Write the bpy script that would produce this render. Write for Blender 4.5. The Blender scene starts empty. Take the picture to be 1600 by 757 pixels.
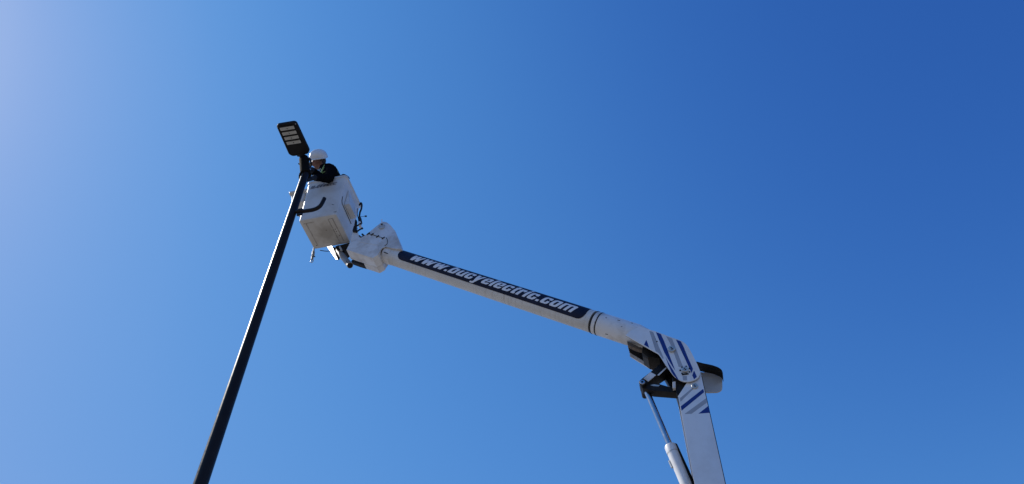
import bpy, bmesh, math, random
import numpy as np
from mathutils import Vector, Matrix

random.seed(7)
C = bpy.context.scene.collection
sc = bpy.context.scene

# ------------------------------------------------------------------ camera
F = 1232.0; PITCH = math.radians(47.5); CAM_Z = 1.6
cd = bpy.data.cameras.new('camera'); cam = bpy.data.objects.new('camera', cd); C.objects.link(cam)
cam.location = (0, 0, CAM_Z); cam.rotation_euler = (math.radians(90) + PITCH, 0, 0)
cd.sensor_width = 36.0; cd.lens = 36.0 * F / 1600.0
cd.clip_start = 0.05; cd.clip_end = 6000
sc.camera = cam

# ------------------------------------------------------------------ sky and sun
SUN_AZ = math.radians(-67); SUN_EL = math.radians(43)
w = bpy.data.worlds.new('World'); sc.world = w; w.use_nodes = True
nt = w.node_tree; nt.nodes.clear()
wo = nt.nodes.new('ShaderNodeOutputWorld'); bg = nt.nodes.new('ShaderNodeBackground')
sky = nt.nodes.new('ShaderNodeTexSky'); sky.sky_type = 'NISHITA'; sky.sun_disc = False
sky.sun_elevation = SUN_EL; sky.sun_rotation = SUN_AZ
sky.altitude = 200; sky.air_density = 1.0; sky.dust_density = 0.8; sky.ozone_density = 1.0
# the Nishita sky's brightness, regraded to this camera's blues (by radiance only, so it holds in every direction)
def lin(c): return tuple((v / 12.92 if v < .04045 else ((v + .055) / 1.055) ** 2.4) for v in [x / 255 for x in c])
dt = nt.nodes.new('ShaderNodeVectorMath'); dt.operation = 'DOT_PRODUCT'; dt.inputs[1].default_value = (0.015, 0.025, 0.010)
rmp = nt.nodes.new('ShaderNodeValToRGB'); rmp.color_ramp.interpolation = 'LINEAR'
stops = [(.09, (35, 78, 153)), (.11, (39, 84, 162)), (.136, (43, 92, 172)), (.165, (55, 109, 187)), (.20, (70, 127, 199)), (.245, (80, 138, 210)), (.30, (92, 149, 217)),
         (.37, (104, 156, 221)), (.50, (126, 167, 226)), (.66, (146, 176, 229)), (1.0, (176, 197, 236)), (1.4, (195, 211, 241)), (2.0, (216, 226, 246))]
lg = nt.nodes.new('ShaderNodeMath'); lg.operation = 'LOGARITHM'; lg.inputs[1].default_value = math.e
lmr = nt.nodes.new('ShaderNodeMapRange'); lmr.inputs['From Min'].default_value = math.log(.045); lmr.inputs['From Max'].default_value = 0.0   # dt = radiance / 2
def fpos(L_): return (math.log(L_ / 2) - math.log(.045)) / (-math.log(.045))
el = rmp.color_ramp.elements
while len(el) > 1: el.remove(el[-1])
rmp.color_ramp.interpolation = 'B_SPLINE'; el[0].position = 0; el[0].color = (*lin(stops[0][1]), 1)
for p_, c_ in stops[1:]:
    e_ = el.new(fpos(p_)); e_.color = (*lin(c_), 1)
mxm = nt.nodes.new('ShaderNodeMath'); mxm.operation = 'MAXIMUM'; mxm.inputs[1].default_value = 1.0
ten = nt.nodes.new('ShaderNodeMath'); ten.operation = 'MULTIPLY'; ten.inputs[1].default_value = 10.0
sc2 = nt.nodes.new('ShaderNodeVectorMath'); sc2.operation = 'SCALE'
nt.links.new(sky.outputs[0], dt.inputs[0]); nt.links.new(dt.outputs['Value'], lg.inputs[0]); nt.links.new(lg.outputs[0], lmr.inputs['Value']); nt.links.new(lmr.outputs[0], rmp.inputs[0]); nt.links.new(dt.outputs['Value'], mxm.inputs[0])
nt.links.new(mxm.outputs[0], ten.inputs[0]); nt.links.new(rmp.outputs[0], sc2.inputs[0]); nt.links.new(ten.outputs[0], sc2.inputs['Scale']); nt.links.new(sc2.outputs[0], bg.inputs[0])
bg.inputs[1].default_value = 0.10; nt.links.new(bg.outputs[0], wo.inputs[0])
sl = bpy.data.lights.new('sun', 'SUN'); so = bpy.data.objects.new('sun', sl); C.objects.link(so)
sl.energy = 5.0; sl.angle = math.radians(0.53); sl.color = (1.0, 0.95, 0.87)
sdir = Vector((math.sin(SUN_AZ) * math.cos(SUN_EL), math.cos(SUN_AZ) * math.cos(SUN_EL), math.sin(SUN_EL)))
so.rotation_euler = sdir.to_track_quat('Z', 'Y').to_euler(); so.location = (-8, 4, 14)
sc.view_settings.view_transform = 'Standard'; sc.view_settings.look = 'None'
sc.view_settings.gamma = 1; sc.view_settings.exposure = 0.0

# ------------------------------------------------------------------ frames of reference
cp, sp = math.cos(PITCH), math.sin(PITCH)
YAW = math.radians(-13)
BX = Vector((math.cos(YAW), math.sin(YAW), 0)); BY = Vector((-math.sin(YAW), math.cos(YAW), 0)); BZ = Vector((0, 0, 1))
BC = Vector((-2.4816, 6.9704, 7.8 + CAM_Z))          # middle of the bucket's underside
CAMP = Vector((0, 0, CAM_Z))
def L(x, y, z):                                       # metres right / away / up from the bucket's underside
    return BC + BX * x + BY * y + BZ * z
def loc(p):
    q = p - BC; return (q.dot(BX), q.dot(BY), q.z)
def PL(u, v, y=0.0):                                  # survey: sight line met with the vertical plane y metres behind the boom axis
    x = (u - 800) / F; yy = (378.5 - v) / F
    r = Vector((x, cp - sp * yy, sp + cp * yy))
    o = BC + BY * y - CAMP
    return CAMP + r * (o.dot(BY) / r.dot(BY))

# ------------------------------------------------------------------ materials
def mat(name, col, rough=0.5, metal=0.0, dirt=None, dirt_amt=0.0, scale=6.0, bump=0.0, stretch=(1, 1, 1), spec=None, coat=0.0, streak=None):
    m = bpy.data.materials.new(name); m.use_nodes = True
    n = m.node_tree.nodes; l = m.node_tree.links
    b = n['Principled BSDF']
    b.inputs['Roughness'].default_value = rough; b.inputs['Metallic'].default_value = metal
    b.inputs['Base Color'].default_value = (*col, 1)
    if spec is not None: b.inputs['Specular IOR Level'].default_value = spec
    if coat: b.inputs['Coat Weight'].default_value = coat
    tc = n.new('ShaderNodeTexCoord'); mp = n.new('ShaderNodeMapping'); mp.inputs['Scale'].default_value = stretch
    l.new(tc.outputs['Object'], mp.inputs['Vector'])
    if dirt:
        nz = n.new('ShaderNodeTexNoise'); nz.inputs['Scale'].default_value = scale; nz.inputs['Detail'].default_value = 7; nz.inputs['Roughness'].default_value = 0.62
        l.new(mp.outputs[0], nz.inputs['Vector'])
        cr = n.new('ShaderNodeValToRGB'); cr.color_ramp.elements[0].position = 0.44; cr.color_ramp.elements[1].position = 0.74
        cr.color_ramp.elements[0].color = (0, 0, 0, 1); cr.color_ramp.elements[1].color = (dirt_amt,) * 3 + (1,)
        l.new(nz.outputs['Fac'], cr.inputs[0])
        mx = n.new('ShaderNodeMixRGB'); mx.inputs[1].default_value = (*col, 1); mx.inputs[2].default_value = (*dirt, 1)
        l.new(cr.outputs[0], mx.inputs[0]); l.new(mx.outputs[0], b.inputs['Base Color'])
        nf = n.new('ShaderNodeTexNoise'); nf.inputs['Scale'].default_value = scale * 5; nf.inputs['Detail'].default_value = 4
        l.new(mp.outputs[0], nf.inputs['Vector'])
        mr = n.new('ShaderNodeMapRange'); mr.inputs['To Min'].default_value = max(0.02, rough - 0.1); mr.inputs['To Max'].default_value = min(1, rough + 0.18)
        l.new(nf.outputs['Fac'], mr.inputs['Value']); l.new(mr.outputs[0], b.inputs['Roughness'])
        m['mix'] = mx.name
    if bump:
        nb = n.new('ShaderNodeTexNoise'); nb.inputs['Scale'].default_value = scale * 9; nb.inputs['Detail'].default_value = 3
        l.new(mp.outputs[0], nb.inputs['Vector'])
        bp = n.new('ShaderNodeBump'); bp.inputs['Strength'].default_value = bump; bp.inputs['Distance'].default_value = 0.01
        l.new(nb.outputs['Fac'], bp.inputs['Height']); l.new(bp.outputs[0], b.inputs['Normal'])
    return m
def add_stain(m, centre, radius, col, amt, rough_edge=0.35, box=None):
    """a smudge of dirt with a shape of its own, in object space"""
    n = m.node_tree.nodes; l = m.node_tree.links; b = n['Principled BSDF']
    src = b.inputs['Base Color'].links[0].from_socket
    tc = n.new('ShaderNodeTexCoord'); mp = n.new('ShaderNodeMapping')
    mp.inputs['Location'].default_value = tuple(-centre[i] / radius[i] for i in range(3))
    mp.inputs['Scale'].default_value = tuple(1 / r for r in radius)
    l.new(tc.outputs['Object'], mp.inputs[0])
    ln = n.new('ShaderNodeVectorMath'); ln.operation = 'LENGTH'; l.new(mp.outputs[0], ln.inputs[0])
    nz = n.new('ShaderNodeTexNoise'); nz.inputs['Scale'].default_value = 14; nz.inputs['Detail'].default_value = 8; l.new(tc.outputs['Object'], nz.inputs['Vector'])
    ad = n.new('ShaderNodeMath'); ad.operation = 'MULTIPLY_ADD'; ad.inputs[1].default_value = -1.6 * rough_edge * 2; ad.inputs[2].default_value = 1.6 * rough_edge
    l.new(nz.outputs['Fac'], ad.inputs[0])
    sm = n.new('ShaderNodeMath'); sm.operation = 'ADD'; l.new(ln.outputs['Value'], sm.inputs[0]); l.new(ad.outputs[0], sm.inputs[1])
    mr = n.new('ShaderNodeMapRange'); mr.inputs['From Min'].default_value = 0.35; mr.inputs['From Max'].default_value = 1.0
    mr.inputs['To Min'].default_value = amt; mr.inputs['To Max'].default_value = 0; l.new(sm.outputs[0], mr.inputs[0])
    mx = n.new('ShaderNodeMixRGB'); l.new(mr.outputs[0], mx.inputs[0]); l.new(src, mx.inputs[1]); mx.inputs[2].default_value = (*col, 1)
    l.new(mx.outputs[0], b.inputs['Base Color'])

M = {}
M['gel'] = mat('white_gelcoat', (0.74, 0.74, 0.74), 0.32, dirt=(0.42, 0.37, 0.30), dirt_amt=0.35, scale=5, bump=0.02)
M['bucket'] = mat('white_bucket_gelcoat', (0.66, 0.66, 0.65), 0.34, dirt=(0.40, 0.35, 0.28), dirt_amt=0.45, scale=4, bump=0.03)
add_stain(M['bucket'], (0.02, 0.02, 0.0), (0.17, 0.2, 0.06), (0.10, 0.085, 0.08), 0.8)
add_stain(M['bucket'], (0.0, 0.0, 0.0), (0.42, 0.42, 0.05), (0.50, 0.46, 0.39), 0.6, 0.25)
M['tube'] = mat('white_boom_fibreglass', (0.68, 0.67, 0.64), 0.38, dirt=(0.33, 0.28, 0.22), dirt_amt=0.55, scale=3.2, bump=0.03, stretch=(1, 1, 0.25))
def add_streaks(m, scale, col, lo, hi, amt):
    n = m.node_tree.nodes; l = m.node_tree.links; b = n['Principled BSDF']; src = b.inputs['Base Color'].links[0].from_socket
    tc = n.new('ShaderNodeTexCoord'); mp = n.new('ShaderNodeMapping'); mp.inputs['Scale'].default_value = scale; l.new(tc.outputs['Object'], mp.inputs[0])
    nz = n.new('ShaderNodeTexNoise'); nz.inputs['Scale'].default_value = 1.0; nz.inputs['Detail'].default_value = 6; nz.inputs['Roughness'].default_value = .7; l.new(mp.outputs[0], nz.inputs['Vector'])
    n2 = n.new('ShaderNodeTexNoise'); n2.inputs['Scale'].default_value = 1.1; n2.inputs['Detail'].default_value = 2; l.new(tc.outputs['Object'], n2.inputs['Vector'])
    mr = n.new('ShaderNodeMapRange'); mr.inputs['From Min'].default_value = lo; mr.inputs['From Max'].default_value = hi; mr.inputs['To Max'].default_value = amt; l.new(nz.outputs['Fac'], mr.inputs['Value'])
    m2 = n.new('ShaderNodeMapRange'); m2.inputs['From Min'].default_value = .38; m2.inputs['From Max'].default_value = .6; l.new(n2.outputs['Fac'], m2.inputs['Value'])
    mu = n.new('ShaderNodeMath'); mu.operation = 'MULTIPLY'; l.new(mr.outputs[0], mu.inputs[0]); l.new(m2.outputs[0], mu.inputs[1])
    mx = n.new('ShaderNodeMixRGB'); l.new(mu.outputs[0], mx.inputs[0]); l.new(src, mx.inputs[1]); mx.inputs[2].default_value = (*col, 1); l.new(mx.outputs[0], b.inputs['Base Color'])
add_streaks(M['tube'], (3, 3, 45), (0.22, 0.18, 0.14), .48, .72, .6)
M['grime'] = mat('grimy_floor_rib', (0.46, 0.43, 0.38), 0.7, dirt=(0.20, 0.17, 0.15), dirt_amt=0.9, scale=14)
M['guard'] = mat('grey_beige_guard', (0.46, 0.44, 0.41), 0.5, dirt=(0.3, 0.27, 0.23), dirt_amt=0.6, scale=7)
M['steel'] = mat('white_painted_steel', (0.73, 0.73, 0.73), 0.35, dirt=(0.34, 0.27, 0.20), dirt_amt=0.8, scale=4.5, bump=0.03)
M['plate'] = mat('white_side_plate', (0.76, 0.77, 0.78), 0.3, dirt=(0.45, 0.42, 0.38), dirt_amt=0.4, scale=3.5, bump=0.01)
M['blue'] = mat('royal_blue_stripe', (0.007, 0.028, 0.20), 0.35, dirt=(0.02, 0.05, 0.22), dirt_amt=0.5, scale=8)
M['grey'] = mat('silver_grey_stripe', (0.36, 0.38, 0.42), 0.4, dirt=(0.3, 0.31, 0.34), dirt_amt=0.5, scale=8)
M['navy'] = mat('navy_decal', (0.006, 0.008, 0.026), 0.45, spec=0.2, dirt=(0.022, 0.026, 0.06), dirt_amt=0.6, scale=6)
M['letter'] = mat('white_lettering', (0.82, 0.83, 0.85), 0.4, dirt=(0.6, 0.6, 0.62), dirt_amt=0.4, scale=9)
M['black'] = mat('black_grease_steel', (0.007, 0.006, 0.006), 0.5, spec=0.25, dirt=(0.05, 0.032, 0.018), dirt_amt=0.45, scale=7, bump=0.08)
M['inner'] = mat('black_inner_face', (0.008, 0.007, 0.006), 0.6, spec=0.25, dirt=(0.07, 0.045, 0.022), dirt_amt=0.45, scale=5, bump=0.08)  # black metal; between the elbow plates it stands in for shade
M['rubber'] = mat('black_rubber', (0.010, 0.010, 0.011), 0.55, spec=0.3, dirt=(0.03, 0.027, 0.024), dirt_amt=0.5, scale=9)
M['chrome'] = mat('chromed_rod', (0.52, 0.53, 0.55), 0.14, 1.0, dirt=(0.4, 0.4, 0.42), dirt_amt=0.3, scale=6)
M['greypaint'] = mat('grey_painted_pipe', (0.30, 0.29, 0.27), 0.5, dirt=(0.2, 0.17, 0.14), dirt_amt=0.6, scale=9, bump=0.05)
M['zinc'] = mat('zinc_pin', (0.55, 0.54, 0.5), 0.35, 0.6, dirt=(0.3, 0.26, 0.2), dirt_amt=0.6, scale=20)
M['pole'] = mat('dark_bronze_powder_coat', (0.013, 0.009, 0.009), 0.3, dirt=(0.022, 0.017, 0.014), dirt_amt=0.6, scale=5, bump=0.02, spec=0.18)
M['lamp'] = mat('dark_bronze_casting', (0.010, 0.009, 0.010), 0.6, spec=0.2, dirt=(0.02, 0.017, 0.015), dirt_amt=0.5, scale=9, bump=0.05)
M['lens'] = mat('frosted_led_lens', (0.46, 0.45, 0.41), 0.3, dirt=(0.36, 0.35, 0.31), dirt_amt=0.7, scale=30, bump=0.1)
M['skin'] = mat('skin', (0.18, 0.085, 0.065), 0.5, dirt=(0.17, 0.07, 0.05), dirt_amt=0.5, scale=22, bump=0.08)
M['hat'] = mat('white_hard_hat', (0.72, 0.73, 0.74), 0.28, dirt=(0.5, 0.48, 0.44), dirt_amt=0.4, scale=14)
M['jacket'] = mat('dark_navy_jacket', (0.006, 0.006, 0.008), 0.9, dirt=(0.010, 0.010, 0.014), dirt_amt=0.8, scale=12, bump=0.05, spec=0.0)
M['glove'] = mat('charcoal_glove', (0.016, 0.015, 0.018), 0.8, dirt=(0.05, 0.048, 0.05), dirt_amt=0.8, scale=20, bump=0.2, spec=0.2)
M['hivis'] = mat('hi_vis_yellow_cloth', (0.40, 0.46, 0.12), 0.7, dirt=(0.4, 0.45, 0.1), dirt_amt=0.5, scale=20)
M['reflect'] = mat('silver_reflective_tape', (0.62, 0.62, 0.58), 0.35, dirt=(0.5, 0.5, 0.45), dirt_amt=0.5, scale=20)
M['denim'] = mat('denim', (0.03, 0.04, 0.08), 0.85, dirt=(0.06, 0.07, 0.11), dirt_amt=0.6, scale=20, bump=0.2)
M['brown'] = mat('brown_hair', (0.05, 0.03, 0.02), 0.7, dirt=(0.08, 0.05, 0.03), dirt_amt=0.6, scale=40)
M['ground'] = mat('weathered_concrete', (0.205, 0.188, 0.166), 0.85, dirt=(0.14, 0.127, 0.11), dirt_amt=0.8, scale=0.6, bump=0.1)

# ------------------------------------------------------------------ helpers
def link(name, me, m, parent=None, smooth=False):
    o = bpy.data.objects.new(name, me); C.objects.link(o)
    if m is not None:
        me.materials.clear(); me.materials.append(m)
    if smooth is True:
        for p in me.polygons: p.use_smooth = True
    elif smooth:
        me.shade_flat()
        for p in me.polygons: p.use_smooth = True
        bmx = bmesh.new(); bmx.from_mesh(me)
        for e in bmx.edges:
            if len(e.link_faces) == 2 and e.calc_face_angle(0) > smooth: e.smooth = False
        bmx.to_mesh(me); bmx.free()
    if parent is not None:
        o.parent = parent; o.matrix_parent_inverse = parent.matrix_world.inverted()
    return o
def obj(name, bm, m, parent=None, smooth=False):
    bmesh.ops.recalc_face_normals(bm, faces=bm.faces[:])
    me = bpy.data.meshes.new(name); bm.to_mesh(me); bm.free()
    return link(name, me, m, parent, smooth)
def origin(o, frame):
    """bake world-space mesh into a local frame so object coordinates follow the thing"""
    inv = frame.inverted(); o.data.transform(inv)
    if o.parent:
        o.matrix_parent_inverse = Matrix.Identity(4); o.matrix_basis = o.parent.matrix_world.inverted() @ frame
    else: o.matrix_world = frame
    bpy.context.view_layer.update()
def prism(pts, off, bm=None, bevel=0.0):
    """closed outline (world points, one plane) pushed by the vector off"""
    own = bm is None
    if own: bm = bmesh.new()
    a = [bm.verts.new(p) for p in pts]; b = [bm.verts.new(p + off) for p in pts]
    n = len(pts)
    fs = [bm.faces.new(a), bm.faces.new(b[::-1])]
    for i in range(n): fs.append(bm.faces.new((a[i], b[i], b[(i + 1) % n], a[(i + 1) % n])))
    if bevel:
        es = set(e for f in fs[:2] for e in f.edges)
        bmesh.ops.bevel(bm, geom=list(es), offset=bevel, segments=2, affect='EDGES', profile=0.6)
    return bm
def prof(px, y0, y1, bm=None, bevel=0.0):
    return prism([PL(u, v, y0) for u, v in px], BY * (y1 - y0), bm, bevel)
def roundpoly(pts, radii, seg=6):
    out = []; n = len(pts)
    for i, p in enumerate(pts):
        r = radii[i] if isinstance(radii, (list, tuple)) else radii
        if r <= 0: out.append(Vector(p)); continue
        a = Vector(pts[i - 1]); b = Vector(p); c = Vector(pts[(i + 1) % n])
        d1 = (a - b); d2 = (c - b); t = min(r, d1.length * .45, d2.length * .45)
        p1 = b + d1.normalized() * t; p2 = b + d2.normalized() * t
        for k in range(seg + 1):
            f = k / seg; out.append((1 - f) ** 2 * p1 + 2 * f * (1 - f) * b + f * f * p2)
    return out
def rp(px, r, seg=5):
    return [(p.x, p.y) for p in roundpoly([Vector((a, b)) for a, b in px], r, seg)]
def tube(pts, r, bm=None, seg=14, cap=True):
    if bm is None: bm = bmesh.new()
    pts = [Vector(p) for p in pts]; n = len(pts)
    rr = r if isinstance(r, (list, tuple)) else [r] * n
    t0 = (pts[1] - pts[0]).normalized(); up = Vector((0, 0, 1)) if abs(t0.z) < .9 else Vector((1, 0, 0))
    x = t0.cross(up).normalized(); rings = []
    for i, p in enumerate(pts):
        t = (pts[min(i + 1, n - 1)] - pts[max(i - 1, 0)]).normalized()
        x = (x - t * x.dot(t)).normalized(); y = t.cross(x)
        rings.append([bm.verts.new(p + (x * math.cos(a) + y * math.sin(a)) * rr[i]) for a in [2 * math.pi * k / seg for k in range(seg)]])
    for i in range(n - 1):
        for k in range(seg):
            bm.faces.new((rings[i][k], rings[i][(k + 1) % seg], rings[i + 1][(k + 1) % seg], rings[i + 1][k]))
    if cap: bm.faces.new(rings[0][::-1]); bm.faces.new(rings[-1])
    return bm
def smoothline(pts, k=6):
    pts = [Vector(p) for p in pts]; P = [pts[0]] + pts + [pts[-1]]; out = []
    for i in range(1, len(P) - 2):
        for j in range(k):
            t = j / k; a, b, c, d = P[i - 1], P[i], P[i + 1], P[i + 2]
            out.append(0.5 * ((2 * b) + (-a + c) * t + (2 * a - 5 * b + 4 * c - d) * t * t + (-a + 3 * b - 3 * c + d) * t ** 3))
    out.append(pts[-1]); return out
def box(c, sx, sy, sz, bm=None, ax=None, bevel=0.0):
    if bm is None: bm = bmesh.new()
    X, Y, Z = ax or (BX, BY, BZ)
    v = [bm.verts.new(c + X * (sx * a) + Y * (sy * b) + Z * (sz * d)) for a in (-.5, .5) for b in (-.5, .5) for d in (-.5, .5)]
    fs = [bm.faces.new([v[i] for i in q]) for q in ((0, 1, 3, 2), (4, 6, 7, 5), (0, 4, 5, 1), (2, 3, 7, 6), (0, 2, 6, 4), (1, 5, 7, 3))]
    if bevel:
        bmesh.ops.bevel(bm, geom=list(set(e for f in fs for e in f.edges)), offset=bevel, segments=2, affect='EDGES', profile=0.6)
    return bm
def empty(name, loc_, label, cat):
    o = bpy.data.objects.new(name, None); C.objects.link(o); o.location = loc_; o.empty_display_size = .2
    o['label'] = label; o['category'] = cat
    bpy.context.view_layer.update(); return o
FR = Matrix((( *BX[:2], 0, 0), ( *BY[:2], 0, 0), (0, 0, 1, 0), (0, 0, 0, 1))).transposed()
FR = Matrix.Translation(BC) @ FR                      # frame of the bucket

# ------------------------------------------------------------------ ground
bm = bmesh.new(); S = 2500
v = [bm.verts.new(p) for p in ((-S, -S, 0), (S, -S, 0), (S, S, 0), (-S, S, 0))]; bm.faces.new(v)
g = obj('ground', bm, M['ground']); g['kind'] = 'structure'; g['label'] = 'pale weathered concrete parking lot under the lift'

# ------------------------------------------------------------------ light pole
PB = Vector((-2.767, 6.156, 0)); PT = Vector((-2.655, 6.206, CAM_Z + 8.20))
pole = empty('light_pole', PB, 'tall dark bronze round light pole with one flat head and a short side arm', 'light pole')
def pp(z): f = z / PT.z; return PB.lerp(PT, f)
zs = [0.03] + [PT.z * k / 24 for k in range(1, 25)]
obj('shaft', tube([pp(z) for z in zs], [0.083 - 0.037 * z / PT.z for z in zs], seg=40), M['pole'], pole, 0.6)
bm = box(PB + Vector((0, 0, .015)), .3, .3, .03, bevel=.004); obj('base_plate', bm, M['pole'], pole)
obj('base_cover', tube([PB + Vector((0, 0, z)) for z in (.031, .1, .16)], [.15, .14, .09], seg=32), M['pole'], pole, .6)
# slip fitter over the top of the shaft
t0 = pp(CAM_Z + 8.07)
top = PL(474.5, 244.5, -0.80)
ax = (top - t0)
bm = tube([t0 - ax * .02, t0, t0 + ax * .04, t0 + ax * .05, t0 + ax * .80, t0 + ax * .9], [.060, .070, .070, .066, .064, .056], seg=28)
M['matte'] = mat('matte_dark_casting', (0.010, 0.009, 0.009), 0.85, spec=0.04, dirt=(0.02, 0.017, 0.015), dirt_amt=0.5, scale=9, bump=0.05)
fit = obj('slip_fitter', bm, M['matte'], pole, .5)
for q in (.2, .55):
    for s in (1,):
        c = t0 + ax * q
        obj('set_screw', tube([c + BX * (s * .052), c + BX * (s * .074)], .011, seg=6), M['zinc'], fit)
# knuckle from the fitter to the lamp head
# side arm
arm = [PL(*a, -.79) for a in ((462, 331.6), (480, 329.8), (492, 327.3), (500, 322.5), (504.2, 316), (507, 310.3))]
obj('side_arm', tube(smoothline(arm, 7), .0245, seg=20), M['pole'], pole, .6)
a0 = arm[0]
obj('arm_socket', tube([a0 + BX * .03, a0 + BX * .088], .033, seg=20), M['pole'], pole, .6)
cpt = PL(465.5, 333, -.79); obj('arm_gusset', box(cpt + BX * .03 - BZ * .035, .07, .02, .035, bevel=.003), M['pole'], pole)

# lamp head: flat casting pointing towards the camera, its underside in view
HL = 8.40 + CAM_Z
def hz(u, v_, z):
    x = (u - 800) / F; yy = (378.5 - v_) / F
    r = Vector((x, cp - sp * yy, sp + cp * yy)); return CAMP + r * ((z - CAM_Z) / r.z)
q = [hz(431.5, 196.5, HL), hz(461.5, 190.2, HL), hz(485.8, 238.7, HL), hz(452.5, 247.3, HL)]
far = (q[2] + q[3]) / 2; near = (q[0] + q[1]) / 2
ly = (far - near).normalized(); lx = Vector((ly.y, -ly.x, 0)); Wd = ((q[1] - q[0]).length + (q[2] - q[3]).length) / 2; Ln = (far - near).length
if lx.x < 0: lx = -lx
lc = (far + near) / 2
def LP(x, y, z): return lc + lx * x + ly * y + Vector((0, 0, z))
def lamp_outline(dx, dy, z, tp=0.0):
    hw, hl = Wd / 2 - dx, Ln / 2 - dy
    pts = [(-hw * .94, -hl), (hw * .94, -hl), (hw, hl * .84), (hw * .74, hl), (-hw * .74, hl), (-hw, hl * .84)]
    return [LP(p.x, p.y, z) for p in roundpoly([Vector((a, b)) for a, b in pts], [.045, .045, .03, .03, .03, .03], 5)]
bm = bmesh.new(); rings = []
for dx, dy, z in ((.030, .030, .004), (.022, .022, .004), (.020, .020, 0), (.004, .004, 0), (0, 0, .006), (0, 0, .038), (.01, .01, .052), (.04, .06, .062)):
    rings.append([bm.verts.new(p) for p in lamp_outline(dx, dy, z)])
for a, b in zip(rings, rings[1:]):
    for i in range(len(a)): bm.faces.new((a[i], a[(i + 1) % len(a)], b[(i + 1) % len(a)], b[i]))
bm.faces.new(rings[0]); bm.faces.new(rings[-1])
head = obj('lamp_head', bm, M['lamp'], pole, .5)
for k in range(9):                                      # cooling fins on top
    obj('cooling_fin', box(LP(-.085 + k * .02125, -.02, .068), .004, Ln * .62, .022, ax=(lx, ly, BZ)), M['lamp'], head)
for k in range(4):
    yy = -Ln / 2 + .072 + k * .074
    bm = box(LP(-.008, yy, -.001), Wd * .66, .046, .012, ax=(lx, ly, BZ), bevel=.004)
    ln_ = obj('led_panel', bm, M['lens'], head)
    bm = bmesh.new()
    for i in range(8):
        for j in range(2):
            c = LP(-.008 + (i - 3.5) * .0195, yy + (j - .5) * .021, -.0075)
            r_ = [bm.verts.new(c + lx * (.0075 * math.cos(a)) + ly * (.0075 * math.sin(a))) for a in [math.pi / 3 * t for t in range(6)]]
            tp = bm.verts.new(c - BZ * .004)
            for t in range(6): bm.faces.new((r_[t], r_[(t + 1) % 6], tp))
    if True: obj('lens_bubbles', bm, M['lens'], head)
    obj('panel_screw', tube([LP(-.008, yy, -.006), LP(-.008, yy, -.0125)], .0055, seg=8), M['rubber'], head)
bm = bmesh.new()
for i in range(9): box(LP(-.075 + i * .0185, -Ln / 2 + .032, -.001), .008, .018, .006, bm, (lx, ly, BZ))
obj('vent_slot', bm, M['zinc'] if False else M['pole'], head)
for sx in (-1, 1): obj('corner_screw', tube([LP(sx * (Wd / 2 - .022), -Ln / 2 + .028, .001), LP(sx * (Wd / 2 - .022), -Ln / 2 + .028, -.004)], .006, seg=8), M['zinc'], head)
bm = tube([LP(.0, Ln / 2 - .02, .03), t0 + ax * .86], [.034, .046], seg=16)
box(LP(0, Ln / 2 - .005, .028), .10, .06, .045, bm, (lx, ly, BZ), bevel=.01)
obj('mounting_knuckle', bm, M['lamp'], pole, .5)

# ------------------------------------------------------------------ aerial lift
lift = empty('bucket_lift', (*(PL(1109, 757, 0)).xy, 0), 'white articulated boom lift with blue stripes, website lettering and a square white bucket', 'boom lift')

# bucket -----------------------------------------------------------
def rr_ring(hx, hy, r, z, seg=5, ox=0, oy=0):
    out = []
    for cx, cy, a0_ in ((hx - r, hy - r, 0), (-hx + r, hy - r, 90), (-hx + r, -hy + r, 180), (hx - r, -hy + r, 270)):
        for k in range(seg + 1):
            a = math.radians(a0_ + 90 * k / seg); out.append(L(ox + cx + r * math.cos(a), oy + cy + r * math.sin(a), z))
    return out
def loft(rings, cap0=True, cap1=True, bm=None):
    if bm is None: bm = bmesh.new()
    R = [[bm.verts.new(p) for p in r] for r in rings]; n = len(R[0])
    for a, b in zip(R, R[1:]):
        for i in range(n): bm.faces.new((a[i], a[(i + 1) % n], b[(i + 1) % n], b[i]))
    if cap0: bm.faces.new(R[0])
    if cap1: bm.faces.new(R[-1])
    return bm
HB = 0.262; HT = 0.284; ZT = 0.80
def half(z): return HB + (HT - HB) * z / ZT
rings = [rr_ring(HB - .05, HB - .05, .02, 0), rr_ring(HB - .014, HB - .014, .022, 0), rr_ring(HB - .004, HB - .004, .026, .005), rr_ring(HB, HB, .028, .016)]
for z in (.2, .4, .6, .745): rings.append(rr_ring(half(z), half(z), .030 + .02 * z, z))
rings += [rr_ring(HT + .003, HT + .003, .05, .756), rr_ring(HT + .011, HT + .011, .05, .762), rr_ring(HT + .011, HT + .011, .05, .792), rr_ring(HT + .002, HT + .002, .048, ZT),
          rr_ring(HT - .012, HT - .012, .045, ZT), rr_ring(HT - .020, HT - .020, .04, .79), rr_ring(HB - .015, HB - .015, .035, .05), rr_ring(HB - .05, HB - .05, .03, .04)]
bucket = obj('bucket', loft(rings), M['bucket'], lift, .5); origin(bucket, FR)
# underside runners and plates
bm = bmesh.new()
for x, wd in ((-.185, .007), (.125, .007), (.185, .010)): box(L(x, 0, -.002), wd, .40, .007, bm, bevel=.0015)
box(L(-.13, -.20, -.002), .12, .006, .006, bm); box(L(0.155, -.205, -.002), .06, .006, .006, bm)
o = obj('floor_rib', bm, M['grime'], bucket); origin(o, FR)
bm = box(L(0, 0, .004), .0, .0, .0) if False else None
# drain plugs / rivets on the underside
for x, y in ((.03, -.03), (.155, .02), (.155, -.02), (.165, .1), (-.2, .2), (-.21, -.2)):
    o = obj('floor_rivet', tube([L(x, y, .002), L(x, y, -.004)], .005, seg=8), M['rubber'], bucket)
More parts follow.
